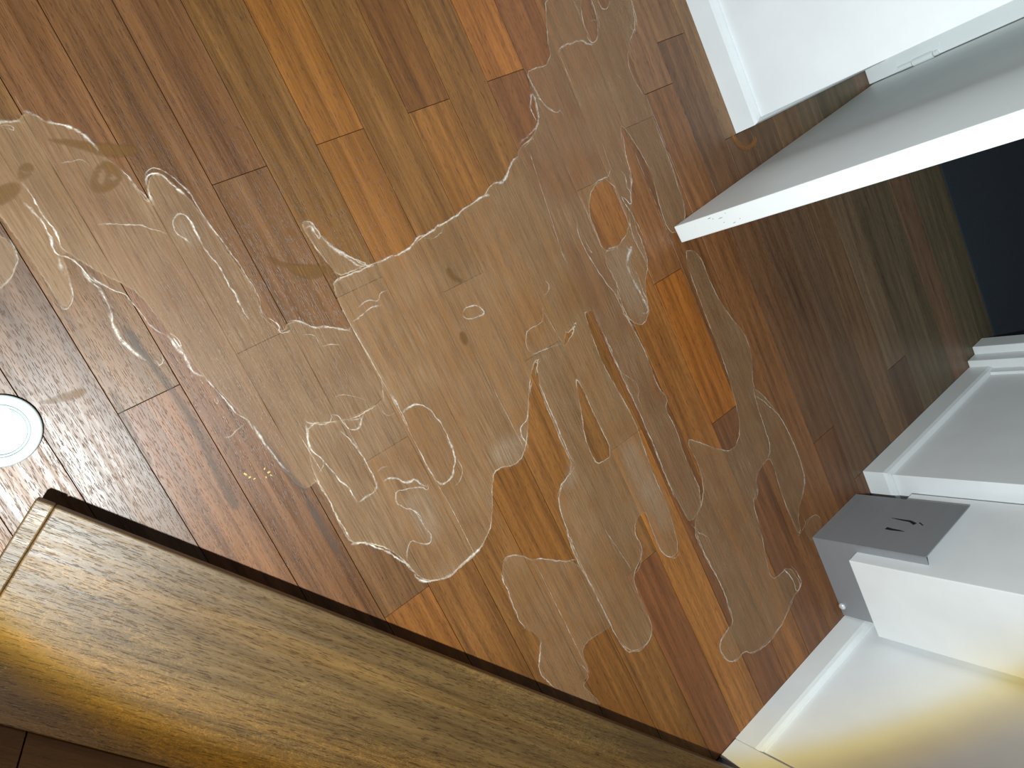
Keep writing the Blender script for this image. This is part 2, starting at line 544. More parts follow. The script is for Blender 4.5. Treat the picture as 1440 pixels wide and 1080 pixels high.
# frame of the doorway: stepped jambs
bm = bmesh.new()
box_bm(bm, 0.0192, 0.064, -1.7195, -1.80, 0.0, 2.05, 0.002)
box_bm(bm, 0.0192, 0.084, -1.786, -1.84, 0.0, 2.05, 0.002)
tag(from_bm('trim_2', bm, M['trim']), 'white door jamb that carries the hinge', 'door frame', kind='structure')
bm = bmesh.new()
box_bm(bm, 0.811, 0.8428, -1.7455, -1.80, 0.0, 2.05, 0.002)
box_bm(bm, 0.790, 0.8428, -1.785, -1.84, 0.0, 2.05, 0.002)
tag(from_bm('trim_3', bm, M['trim']), 'white stepped door jamb at the far side of the doorway', 'door frame', kind='structure')
# small lip above the reveal baseboard next to the jamb
bm = bmesh.new()
box_bm(bm, 0.8345, 0.8428, -1.722, -1.7450, 0.0605, 2.05, 0.001)
tag(from_bm('trim_4', bm, M['trim']), 'thin white strip along the far door jamb', 'trim', kind='structure')
# dark carpet beyond the doorway
bm = bmesh.new()
box_bm(bm, -0.6, 1.2, W_CARPET - 0.0005, -3.1, -0.0124, 0.003)
tag(from_bm('floor_carpet', bm, M['carpet']), 'dark navy carpet in the unlit room past the doorway', 'carpet', kind='structure')
# ---------------------------------------------------------------- open door
a = np.array([0.066, -1.742]); b = np.array([0.1335, -0.977])
k = 0.992                                       # bottom edge is 8 mm above the boards
A_, B_ = wp(*(a * k)), wp(*(b * k))
dvec = (B_ - A_); Ld = dvec.length; ang = math.atan2(dvec.y, dvec.x)
TH = 0.0355
bm = bmesh.new()
r = bmesh.ops.create_cube(bm, size=1.0)
for v in r['verts']:
    v.co = Vector(((v.co.x + 0.5) * Ld, (v.co.y + 0.5) * TH, 0.008 + (v.co.z + 0.5) * 2.025))
bmesh.ops.bevel(bm, geom=bm.edges[:], offset=0.0018, segments=2, profile=0.5, affect='EDGES')
door = from_bm('door_1', bm, M['door'])
door.location = (A_.x, A_.y, 0)
door.rotation_euler = (0, 0, ang)
tag(door, 'plain white door standing open, its edge chipped near the floor', 'door', kind='structure')
# chips on the free edge
for i, (yy, zz, ll, rz) in enumerate(((0.006, 0.10, 0.010, 0.2), (0.009, 0.108, 0.006, 1.2), (0.012, 0.125, 0.012, 0.1), (0.006, 0.140, 0.005, 1.4), (0.022, 0.128, 0.004, 0.6),
                                      (0.028, 0.150, 0.007, 0.3), (0.024, 0.165, 0.004, 0.9))):
    bm = bmesh.new()
    q = bmesh.ops.create_icosphere(bm, subdivisions=1, radius=1.0)
    for v in q['verts']:
        y0, z0 = v.co.y * 0.0007, v.co.z * ll * 0.5
        v.co = Vector((Ld + v.co.x * 0.0003, yy + y0 * math.cos(rz) - z0 * math.sin(rz) * 0.5, zz + z0 * math.cos(rz) + y0))
    from_bm('paint_chip', bm, M['chip'], door)
# hinge on the jamb
hroot = empty('door_hinge', wp(0.0585, -1.7165))
tag(hroot, 'white painted butt hinge low on the open door', 'hinge')


def cyl(name, parent, rad, z0, z1, mat, x=0.0, y=0.0, seg=16):
    bm = bmesh.new()
    bmesh.ops.create_cone(bm, cap_ends=True, segments=seg, radius1=rad, radius2=rad, depth=z1 - z0)
    bmesh.ops.bevel(bm, geom=[e for e in bm.edges if abs(e.verts[0].co.z - e.verts[1].co.z) < 1e-6], offset=rad * 0.15, segments=1, affect='EDGES')
    for v in bm.verts:
        v.co += Vector((x, y, (z0 + z1) / 2))
    return from_bm(name, bm, mat, parent, False)


cyl('knuckle', hroot, 0.0062, 0.078, 0.111, M['trim'], 0.0, -0.0)
cyl('knuckle', hroot, 0.0080, 0.113, 0.160, M['trim'], 0.0, -0.0)
cyl('knuckle', hroot, 0.0062, 0.162, 0.172, M['trim'], 0.0, -0.0)
bm = bmesh.new()
box_bm(bm, -0.022, -0.002, 0.0, -0.0015, 0.075, 0.175)
lf = from_bm('hinge_leaf', bm, M['trim'], hroot)
lf.location = (0.003, 0.0012, 0)

# ---------------------------------------------------------------- boxed pipe in the corner, steel plate at its foot
bm = bmesh.new()
box_bm(bm, 0.877, 1.0645, -0.979, -1.2280, 0.102, HW - 0.02, 0.0015)
tag(from_bm('pipe_box', bm, M['wall']), 'white square boxed pipe in the corner, ending above the floor', 'pipe box')
sroot = empty('steel_plate', wp(0.86, -1.095))
tag(sroot, 'bent grey steel plate standing at the foot of the boxed pipe', 'steel plate')


def local(o, root):
    o.parent = root
    o.matrix_parent_inverse = Matrix.Translation(-Vector(root.location))
    return o


bm = bmesh.new()
box_bm(bm, 0.8590, 0.8612, -1.0085, -1.181, 0.0005, 0.2535, 0.0004)
local(from_bm('front_plate', bm, M['steel']), sroot)
bm = bmesh.new()
box_bm(bm, 0.8614, 1.0610, -1.0085, -1.0105, 0.0005, 0.1010, 0.0003)
box_bm(bm, 0.8614, 0.8765, -1.0085, -1.0105, 0.1010, 0.2535)
local(from_bm('side_plate', bm, M['steel']), sroot)


def plate_pt(x, y, P=0.8589):
    g = fl(x, y)
    kk = P / g[0]
    return wp(P, g[1] * kk, 1 - kk)


for pts, wd in (([(1254, 728.3), (1268, 731), (1280, 733), (1287, 737.0)], (0.0006, 0.0022, 0.003, 0.0042)),
                ([(1246, 742.6), (1254, 744.5), (1264, 746), (1272, 747.5)], (0.0042, 0.0032, 0.0022, 0.0006)),
                ([(1293, 735), (1298, 739)], (0.0016, 0.0010))):
    bm = bmesh.new()
    rings = []
    q = [plate_pt(*p) for p in pts]
    for i, c in enumerate(q):
        d = (q[min(i + 1, len(q) - 1)] - q[max(i - 1, 0)]).normalized()
        n = Vector((1, 0, 0)).cross(d).normalized()
        w_ = wd[i]
        rings.append([bm.verts.new(c + n * w_), bm.verts.new(c - n * w_), bm.verts.new(c - n * w_ + Vector((0.0008, 0, 0))), bm.verts.new(c + n * w_ + Vector((0.0008, 0, 0)))])
    for a_, b_ in zip(rings[:-1], rings[1:]):
        for i in range(4):
            j = (i + 1) % 4
            bm.faces.new((a_[i], a_[j], b_[j], b_[i]))
    bm.faces.new(rings[0]); bm.faces.new(rings[-1])
    local(from_bm('dark_mark', bm, M['plate_mark']), sroot)  # flat black dashes on the plate face
bm = bmesh.new()
bmesh.ops.create_uvsphere(bm, u_segments=16, v_segments=10, radius=0.008)
bp_ = wp(1.034, -1.006, 0.0095)
for v in bm.verts:
    v.co = Vector((v.co.x, v.co.y * 0.7, v.co.z)) + bp_
local(from_bm('bolt_head', bm, M['bolt'], None, True), sroot)

# ---------------------------------------------------------------- oak stair (angled step running to the wall)
HS = 0.0857
kS = 1 - HS
c0 = fl(50, 702) * kS
th = math.radians(-33.6)
dP = np.array([math.cos(th), math.sin(th)])          # along the step (P, W)
nP = np.array([-math.sin(th), math.cos(th)])         # away from the floor, up the stair
Wd = 0.239 * kS
stair = empty('oak_stair', wp(*c0))
tag(stair, 'golden oak stair step with rounded edge, lit by the torch', 'stair')


def SP(s, n, z=0.0):
    """point along the step s, depth n (both in H) relative to stair root, metres"""
    v = dP * s + nP * n
    return Vector((v[0] * H, -v[1] * H, z))


def s_at_wall(n, lim=1.0625):
    return (lim - c0[0] - nP[0] * n) / dP[0]


def slab(name, poly, z0, z1, mat, bev, parent):
    """poly of (s, n); local frame turned so grain runs along the step"""
    bm = bmesh.new()
    prism(bm, [(s * H, -n * H) for s, n in poly], z0, z1)
    bmesh.ops.recalc_face_normals(bm, faces=bm.faces[:])
    if bev:
        bmesh.ops.bevel(bm, geom=bm.edges[:], offset=bev, segments=3, profile=0.5, affect='EDGES')
    o = from_bm(name, bm, mat, parent, False)
    o.rotation_euler = (0, 0, -th)
    return o


ZT = HS * H
t_th = 0.030
capw = 0.0215 * kS
slab('tread', [(capw + 0.0002, 0.0), (s_at_wall(0.0), 0.0), (s_at_wall(Wd), Wd), (capw + 0.0002, Wd)], ZT - t_th, ZT, M['oak'], 0.0022, stair)
cap = slab('end_strip', [(0.0, -0.0005), (capw, -0.0005), (capw, Wd), (0.0, Wd)], ZT - t_th, ZT + 0.0002, M['oak'], 0.0022, stair)
slab('riser', [(0.010, 0.010), (s_at_wall(0.010) - 0.002, 0.010), (s_at_wall(0.028) - 0.002, 0.028), (0.010, 0.028)], 0.001, ZT - t_th - 0.0005, M['oak_dark'], 0.0008, stair)
slab('end_riser', [(0.010, 0.0285), (0.028, 0.0285), (0.028, Wd), (0.010, Wd)], 0.001, ZT - t_th - 0.0005, M['oak_dark'], 0.0008, stair)
# second riser: two boards with an upright joint, and the next tread
gj = fl(36, 1034) * kS - c0
sj = float(gj @ dP)
z2 = ZT + 0.165
slab('riser_board', [(-0.02, Wd + 0.0008), (sj - 0.0008, Wd + 0.0008), (sj - 0.0008, Wd + 0.020), (-0.02, Wd + 0.020)], 0.001, z2, M['oak_dark'], 0.0008, stair)
slab('riser_board', [(sj + 0.0008, Wd + 0.0008), (s_at_wall(Wd) - 0.02, Wd + 0.0008), (s_at_wall(Wd) - 0.04, Wd + 0.020), (sj + 0.0008, Wd + 0.020)], 0.001, z2, M['oak_dark'], 0.0008, stair)
slab('upper_tread', [(-0.03, Wd - 0.004), (s_at_wall(Wd) - 0.02, Wd - 0.004), (s_at_wall(Wd) - 0.20, Wd + 0.24), (-0.03, Wd + 0.24)], z2 + 0.0005, z2 + 0.03, M['oak'], 0.003, stair)

# ---------------------------------------------------------------- round white lid on the floor
lc = wp(-0.0405, 0.1105)
lid = empty('round_lid', (lc.x, lc.y, 0.0008))
tag(lid, 'small round white lid with raised rim lying on the floor boards', 'lid')


def lathe(name, prof, mat, parent, seg=56):
    bm = bmesh.new()
    rings = []
    for r_, z in prof:
        if r_ < 1e-6:
            rings.append([bm.verts.new((0, 0, z))])
        else:
            rings.append([bm.verts.new((r_ * math.cos(2 * math.pi * i / seg), r_ * math.sin(2 * math.pi * i / seg), z)) for i in range(seg)])
    for a_, b_ in zip(rings[:-1], rings[1:]):
        for i in range(seg):
            j = (i + 1) % seg
            if len(a_) == 1:
                bm.faces.new((a_[0], b_[i], b_[j]))
            elif len(b_) == 1:
                bm.faces.new((a_[i], b_[0], a_[j]))
            else:
                bm.faces.new((a_[i], b_[i], b_[j], a_[j]))
    return from_bm(name, bm, mat, parent, True)


RL = 0.0425 * H * 0.985
lathe('rim', [(RL - 0.003, 0.0), (RL, 0.002), (RL, 0.010), (RL - 0.0015, 0.0125), (RL - 0.004, 0.0135), (RL - 0.0105, 0.0135), (RL - 0.0118, 0.0118), (RL - 0.0118, 0.0)], M['ceramic'], lid)
lathe('inner_ring', [(RL - 0.0122, 0.0), (RL - 0.0122, 0.0112), (RL - 0.0130, 0.0122), (RL - 0.0142, 0.0122), (RL - 0.0150, 0.0108), (RL - 0.0150, 0.0)], M['ceramic'], lid)
lathe('centre_disc', [(0, 0.0096), (0.012, 0.0097), (RL - 0.0156, 0.0104), (RL - 0.0153, 0.0)], M['ceramic'], lid)
bm = bmesh.new()
r = bmesh.ops.create_cube(bm, size=1.0)
for v in r['verts']:
    v.co = Vector((v.co.x * 0.016, v.co.y * 0.006, 0.0107 + v.co.z * 0.0015))
bmesh.ops.bevel(bm, geom=bm.edges[:], offset=0.0006, segments=2, affect='EDGES')
tb = from_bm('tab', bm, plain_mat('grey_tab', (0.5, 0.5, 0.47), 0.6), lid)
tp = flm(3, 570)
tb.location = (tp[0] - lc.x + 0.004, tp[1] - lc.y - 0.002, 0)
tb.rotation_euler = (0, 0, 0.9)

# ---------------------------------------------------------------- water stains on the boards


def chaikin(P, n=2, closed=True):
    P = np.asarray(P, float)
    for _ in range(n):
        if closed:
            Q = np.roll(P, -1, axis=0)
            P = np.stack([0.75 * P + 0.25 * Q, 0.25 * P + 0.75 * Q], 1).reshape(-1, 2)
        else:
            Q = P[1:]
            S = P[:-1]
            mid = np.stack([0.75 * S + 0.25 * Q, 0.25 * S + 0.75 * Q], 1).reshape(-1, 2)
            P = np.vstack([P[:1], mid, P[-1:]])
    return P


def sdf_poly(X, poly):
    """signed distance (positive inside)"""
    d = np.full(len(X), 1e9)
    inside = np.zeros(len(X), bool)
    A = poly
    B = np.roll(poly, -1, axis=0)
    for a_, b_ in zip(A, B):
        e = b_ - a_
        w = X - a_
        tt = np.clip((w @ e) / max(e @ e, 1e-12), 0, 1)
        q = w - tt[:, None] * e
        d = np.minimum(d, (q * q).sum(1))
        c1 = (X[:, 1] >= a_[1]) != (X[:, 1] >= b_[1])
        with np.errstate(divide='ignore', invalid='ignore'):
            xi = a_[0] + (X[:, 1] - a_[1]) / (b_[1] - a_[1] if b_[1] != a_[1] else 1e-12) * e[0]
        inside ^= c1 & (X[:, 0] < xi)
    d = np.sqrt(d)
    return np.where(inside, d, -d)


ZF = [0.0006]


def stain(outline, mat, label=None, holes=(), step=0.0045, name='water_stain', smooth=1, more=(), cut=()):
    poly = chaikin([flm(*p) for p in outline], smooth)
    others = [chaikin([flm(*p) for p in q], smooth) for q in more]
    pad = 0.008
    allp = np.vstack([poly] + others)
    lo, hi = allp.min(0) - pad, allp.max(0) + pad
    xs, ys = np.arange(lo[0], hi[0], step), np.arange(lo[1], hi[1], step)
    X = np.stack(np.meshgrid(xs, ys, indexing='ij'), -1).reshape(-1, 2)
    s = sdf_poly(X, poly)
    for q in others:
        s = np.maximum(s, sdf_poly(X, q))
    for hpoly in holes:
        s = np.minimum(s, -sdf_poly(X, chaikin([flm(*p) for p in hpoly], smooth)))
    nx, ny = len(xs), len(ys)
    S = s.reshape(nx, ny)
    cell = np.maximum.reduce([S[:-1, :-1], S[1:, :-1], S[:-1, 1:], S[1:, 1:]]) > -0.005
    for q in cut:                                   # leave out what another stain covers
        K = sdf_poly(X, chaikin([flm(*p) for p in q], smooth)).reshape(nx, ny)
        cell &= ~(np.minimum.reduce([K[:-1, :-1], K[1:, :-1], K[:-1, 1:], K[1:, 1:]]) > 0)
    I, J = np.nonzero(cell)
    quads = np.stack([I * ny + J, (I + 1) * ny + J, (I + 1) * ny + J + 1, I * ny + J + 1], 1)
    used = np.unique(quads)
    remap = np.full(nx * ny, -1)
    remap[used] = np.arange(len(used))
    z = ZF[0]
    ZF[0] += 0.00004
    V = np.c_[X[used], np.full(len(used), z)]
    me = bpy.data.meshes.new(name)
    me.from_pydata(V.tolist(), [], remap[quads].tolist())
    at = me.attributes.new('sdf', 'FLOAT', 'POINT')
    at.data.foreach_set('value', (s[used] * 1000).astype(np.float32))
    o = link(name, me, M[mat], floor)
    if label:
        o['label'] = label
    return o


def crust(line, width=3.0, strength=0.9, parent=None, jit=0.0011, smooth=1):
    P = chaikin([flm(*p) for p in line], smooth, closed=False)
    seg = np.hypot(*np.diff(P, axis=0).T)
    s = np.r_[0, np.cumsum(seg)]
    n = max(4, int(s[-1] / 0.0035))
    u = np.linspace(0, s[-1], n)
    Q = np.c_[np.interp(u, s, P[:, 0]), np.interp(u, s, P[:, 1])]
    T = np.gradient(Q, axis=0)
    T /= np.linalg.norm(T, axis=1)[:, None] + 1e-9
    N = np.c_[-T[:, 1], T[:, 0]]
    w1 = np.convolve(rng.normal(0, 1, n + 8), np.ones(3) / 3, 'same')[4:4 + n]
    Q = Q + N * (w1 * jit)[:, None]
    wd = 0.8 * width / 1000 * (0.55 + 0.9 * np.abs(np.convolve(rng.normal(0, 1, n + 8), np.ones(4) / 4, 'same')[4:4 + n]))
    ends = np.minimum(1, np.minimum(np.arange(n) + 0.4, np.arange(n)[::-1] + 0.4) / 4)
    z = 0.0021
    V, acr, stg = [], [], []
    for i in range(n):
        for a_, h_ in ((-1, 0.0), (0, 0.00035), (1, 0.0)):
            q = Q[i] + N[i] * wd[i] * a_
            V.append((q[0], q[1], z + h_ * ends[i]))
            acr.append(a_)
            stg.append(strength * ends[i])
    F = []
    for i in range(n - 1):
        for k in (0, 1):
            F.append((i * 3 + k, i * 3 + k + 1, i * 3 + k + 4, i * 3 + k + 3))
    me = bpy.data.meshes.new('lime_crust')
    me.from_pydata(V, [], F)
    me.attributes.new('across', 'FLOAT', 'POINT').data.foreach_set('value', acr)
    me.attributes.new('strength', 'FLOAT', 'POINT').data.foreach_set('value', stg)
    return link('lime_crust', me, M['crust'], parent or floor)


# outlines traced on the boards: left, central, beside the wall, long fingers, right-hand lobes
OUT_LEFT = [(-40, 180), (0, 172), (28, 170), (33, 156), (60, 168), (68, 172), (95, 176), (118, 190), (139, 211), (150, 222), (165, 232), (190, 262), (213, 290),
            (206, 262), (212, 246), (224, 244), (240, 254), (264, 276), (290, 310), (310, 340), (335, 375), (358, 405), (366, 435), (372, 448), (390, 462), (398, 468),
            (405, 452), (425, 451), (440, 461), (470, 459), (497, 466), (480, 430), (466, 400), (478, 391), (505, 379), (525, 368), (530, 380), (545, 470), (545, 553), (515, 580), (478, 592),
            (462, 596), (432, 594), (433, 632), (445, 652), (455, 668), (430, 690), (415, 680), (380, 640), (345, 590), (318, 560), (285, 528), (262, 500), (240, 470),
            (205, 425), (185, 405), (140, 385), (110, 365), (85, 350), (100, 395), (103, 420), (92, 436), (85, 428), (50, 375), (20, 330), (-40, 250)]
OUT_MID = [(466, 400), (478, 391), (505, 379), (525, 370), (548, 362), (575, 350), (590, 335), (620, 317), (650, 294), (680, 276), (690, 258), (708, 254), (716, 232), (727, 222),
            (729, 208), (748, 194), (757, 172), (752, 145), (742, 108), (742, 98), (775, 90), (768, 45), (766, -10), (806, -10), (828, 62), (840, 200), (850, 255), (840, 280), (790, 480), (800, 500),
            (768, 500), (752, 505), (745, 535), (743, 575), (742, 612), (737, 640), (724, 655), (700, 658), (692, 672), (693, 735), (680, 765), (664, 785), (645, 800), (622, 815), (600, 818),
            (582, 806), (570, 790), (545, 771), (515, 763), (493, 765), (478, 740), (462, 702), (440, 668), (433, 632), (432, 594), (478, 592), (512, 582), (547, 553), (500, 470), (480, 434)]
OUT_WALL = [(806, -10), (836, -10), (850, 20), (862, -10), (886, -10), (895, 38), (886, 55), (882, 85), (890, 110), (908, 138), (927, 188), (944, 232), (957, 273), (964, 296), (962, 315),
            (948, 330), (938, 322), (928, 295), (918, 250), (905, 222), (878, 180), (872, 178), (876, 208), (888, 250), (886, 285), (894, 320), (905, 345), (912, 372), (906, 400), (913, 437), (906, 458), (890, 455),
            (878, 440), (865, 400), (872, 430), (895, 470), (910, 500), (925, 545), (940, 560), (935, 575), (950, 600), (962, 640), (990, 700), (972, 740), (957, 713), (930, 660), (913, 613), (897, 577),
            (870, 523), (845, 465), (828, 428), (790, 482), (740, 400), (755, 130), (790, 90)]
OUT_FINGER = [(752, 505), (768, 500), (800, 485), (818, 424), (828, 460), (848, 513), (870, 550), (893, 592), (903, 623), (920, 670), (937, 707), (946, 735), (955, 772), (947, 784), (936, 783), (924, 768), (914, 738), (905, 716), (893, 735),
             (893, 752), (902, 765), (903, 782), (890, 808), (895, 830), (912, 865), (918, 885), (912, 905), (892, 918), (874, 908), (858, 880), (830, 822), (808, 785), (795, 745), (784, 708), (788, 685), (806, 655),
             (793, 632), (776, 590), (762, 560)]
OUT_LOBE = [(958, 352), (982, 352), (1002, 406), (1027, 446), (1046, 466), (1058, 500), (1058, 545), (1070, 552), (1092, 578), (1112, 612), (1130, 660), (1131, 690), (1121, 722), (1127, 752), (1118, 745), (1100, 700), (1084, 645), (1077, 647),
            (1062, 670), (1066, 690), (1058, 705), (1070, 745), (1078, 790), (1085, 815), (1096, 808), (1108, 795), (1122, 812), (1126, 826), (1113, 842), (1103, 872), (1083, 900), (1058, 920), (1046, 915), (1036, 931), (1022, 930), (1011, 914), (1014, 898),
            (1031, 878), (1026, 855), (1012, 820), (994, 790), (972, 742), (990, 700), (985, 660), (962, 615), (985, 622), (1005, 630), (1030, 635), (1042, 605), (1030, 550), (1016, 505), (990, 440)]
BARE = [[(832, 262), (858, 250), (879, 300), (885, 322), (866, 350), (848, 353), (838, 325), (827, 298)],
                  [(815, -10), (826, -10), (838, 18), (841, 55), (830, 62), (820, 35)]] + \
       [[(808, 528), (818, 545), (838, 590), (862, 638), (843, 652), (836, 648), (822, 615), (818, 580)]]
S1 = stain(OUT_LEFT, 'stain_soft', 'wide pale water stain drying out toward the white lid', cut=[OUT_MID])
S2 = S3 = stain(OUT_MID, 'stain', 'large pale water stain with white crusted edges across the middle of the floor', more=[OUT_WALL, OUT_FINGER], holes=BARE)
S3b = S2
S4 = stain(OUT_LOBE, 'stain', 'pale stain ending in rounded lobes near the steel plate', cut=[OUT_WALL])
# little crusted tongue above it
S2b = stain([(421, 314), (432, 311), (446, 320), (452, 333), (470, 350), (492, 361), (520, 372), (500, 380), (476, 390), (462, 372), (440, 345)], 'stain', 'small crusted tongue of stain above the large central one')
# lower stain near the step
S5 = stain([(704, 795), (715, 781), (732, 779), (749, 788), (757, 783), (775, 787), (812, 789), (828, 820), (845, 850), (860, 880), (850, 887), (824, 902), (818, 920), (830, 945), (818, 962), (832, 975), (850, 994), (825, 985),
            (785, 972), (766, 957), (758, 936), (761, 905), (752, 890), (738, 885), (725, 866), (712, 828)], 'stain_soft', 'rust tinted water stain reaching the oak step')
S6 = stain([(1131, 735), (1140, 724), (1150, 726), (1156, 737), (1150, 750), (1140, 762), (1132, 750)], 'stain_soft', 'small round stain tip by the steel plate')
S7 = stain([(-40, 320), (5, 330), (22, 352), (26, 372), (15, 395), (0, 408), (-40, 420)], 'stain_soft', 'rounded stain edge on the greyish boards')
# second, denser deposits inside the stains
stain([(800, 640), (806, 655), (815, 668), (800, 690), (788, 690), (795, 668)], 'stain_pale')
stain([(690, 625), (705, 615), (728, 610), (742, 600), (738, 640), (724, 655), (700, 656), (688, 648)], 'stain_pale')
stain([(866, 345), (892, 345), (890, 375), (905, 415), (912, 437), (905, 455), (888, 445), (870, 410), (852, 375), (850, 352)], 'stain_pale')
stain([(563, 700), (575, 686), (600, 684), (612, 700), (622, 760), (600, 765), (580, 740), (565, 715)], 'stain_pale')
stain([(242, 306), (250, 299), (262, 304), (275, 325), (284, 345), (268, 348), (250, 335), (240, 320)], 'stain_pale')
stain([(865, 618), (893, 612), (915, 660), (940, 700), (950, 745), (930, 760), (900, 700), (880, 670)], 'stain_pale')

# brown smears
SM = [stain([(60, 196), (95, 196), (130, 201), (160, 203), (190, 205), (199, 214), (188, 220), (170, 222), (140, 220), (128, 214), (95, 205)], 'smear', 'brown smear across the boards', name='brown_smear'),
      stain([(125, 262), (133, 236), (150, 224), (170, 238), (172, 256), (150, 272), (132, 272)], 'smear', 'brown looped smear beside the long smear', name='brown_smear',
            holes=[[(136, 258), (140, 240), (150, 234), (146, 262)], [(153, 250), (160, 243), (165, 252), (156, 258)]]),
      stain([(-20, 270), (0, 262), (22, 255), (32, 265), (20, 280), (0, 290), (-20, 292)], 'smear', 'brown blot at the edge of the stain', name='brown_smear'),
      stain([(25, 240), (32, 230), (46, 230), (48, 240), (38, 252), (26, 256)], 'smear', 'faint brown ring', name='brown_smear', holes=[[(32, 243), (38, 237), (41, 242), (34, 249)]]),
      stain([(50, 566), (70, 561), (95, 551), (115, 545), (124, 549), (118, 557), (95, 564), (65, 569)], 'smear', 'brown streak on the bright grey board near the white lid', name='brown_smear'),
      stain([(356, 352), (366, 352), (378, 368), (400, 376), (420, 390), (440, 394), (456, 388), (462, 376), (440, 372), (410, 372), (385, 365)], 'smear', 'rusty smear beside the crusted tongue', name='brown_smear'),
      stain([(645, 468), (650, 465), (657, 475), (657, 487), (652, 485), (647, 478)], 'smear', 'tiny bare brown spot', name='brown_smear'),
      stain([(625, 378), (632, 376), (640, 390), (652, 393), (650, 398), (634, 395)], 'smear', 'small curled brown mark', name='brown_smear')]
stain([(1026, 188), (1034, 190), (1040, 200), (1048, 206), (1056, 200), (1060, 190), (1066, 196), (1058, 210), (1044, 212), (1032, 202)], 'rust', 'rusty orange mark at the foot of the baseboard', name='rust_mark')
# grey wear plus the shade of lifted board edges, painted as dark strips
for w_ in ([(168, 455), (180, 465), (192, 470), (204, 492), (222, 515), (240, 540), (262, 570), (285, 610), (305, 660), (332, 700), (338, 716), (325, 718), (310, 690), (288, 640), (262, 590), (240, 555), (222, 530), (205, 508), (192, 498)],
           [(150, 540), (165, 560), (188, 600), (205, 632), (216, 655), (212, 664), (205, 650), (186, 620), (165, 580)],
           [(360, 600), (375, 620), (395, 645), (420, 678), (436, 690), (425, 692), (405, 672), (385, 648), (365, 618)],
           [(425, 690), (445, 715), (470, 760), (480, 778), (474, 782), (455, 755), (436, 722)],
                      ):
    stain(w_, 'worn_shade', name='wear_shade_streak', step=0.003)
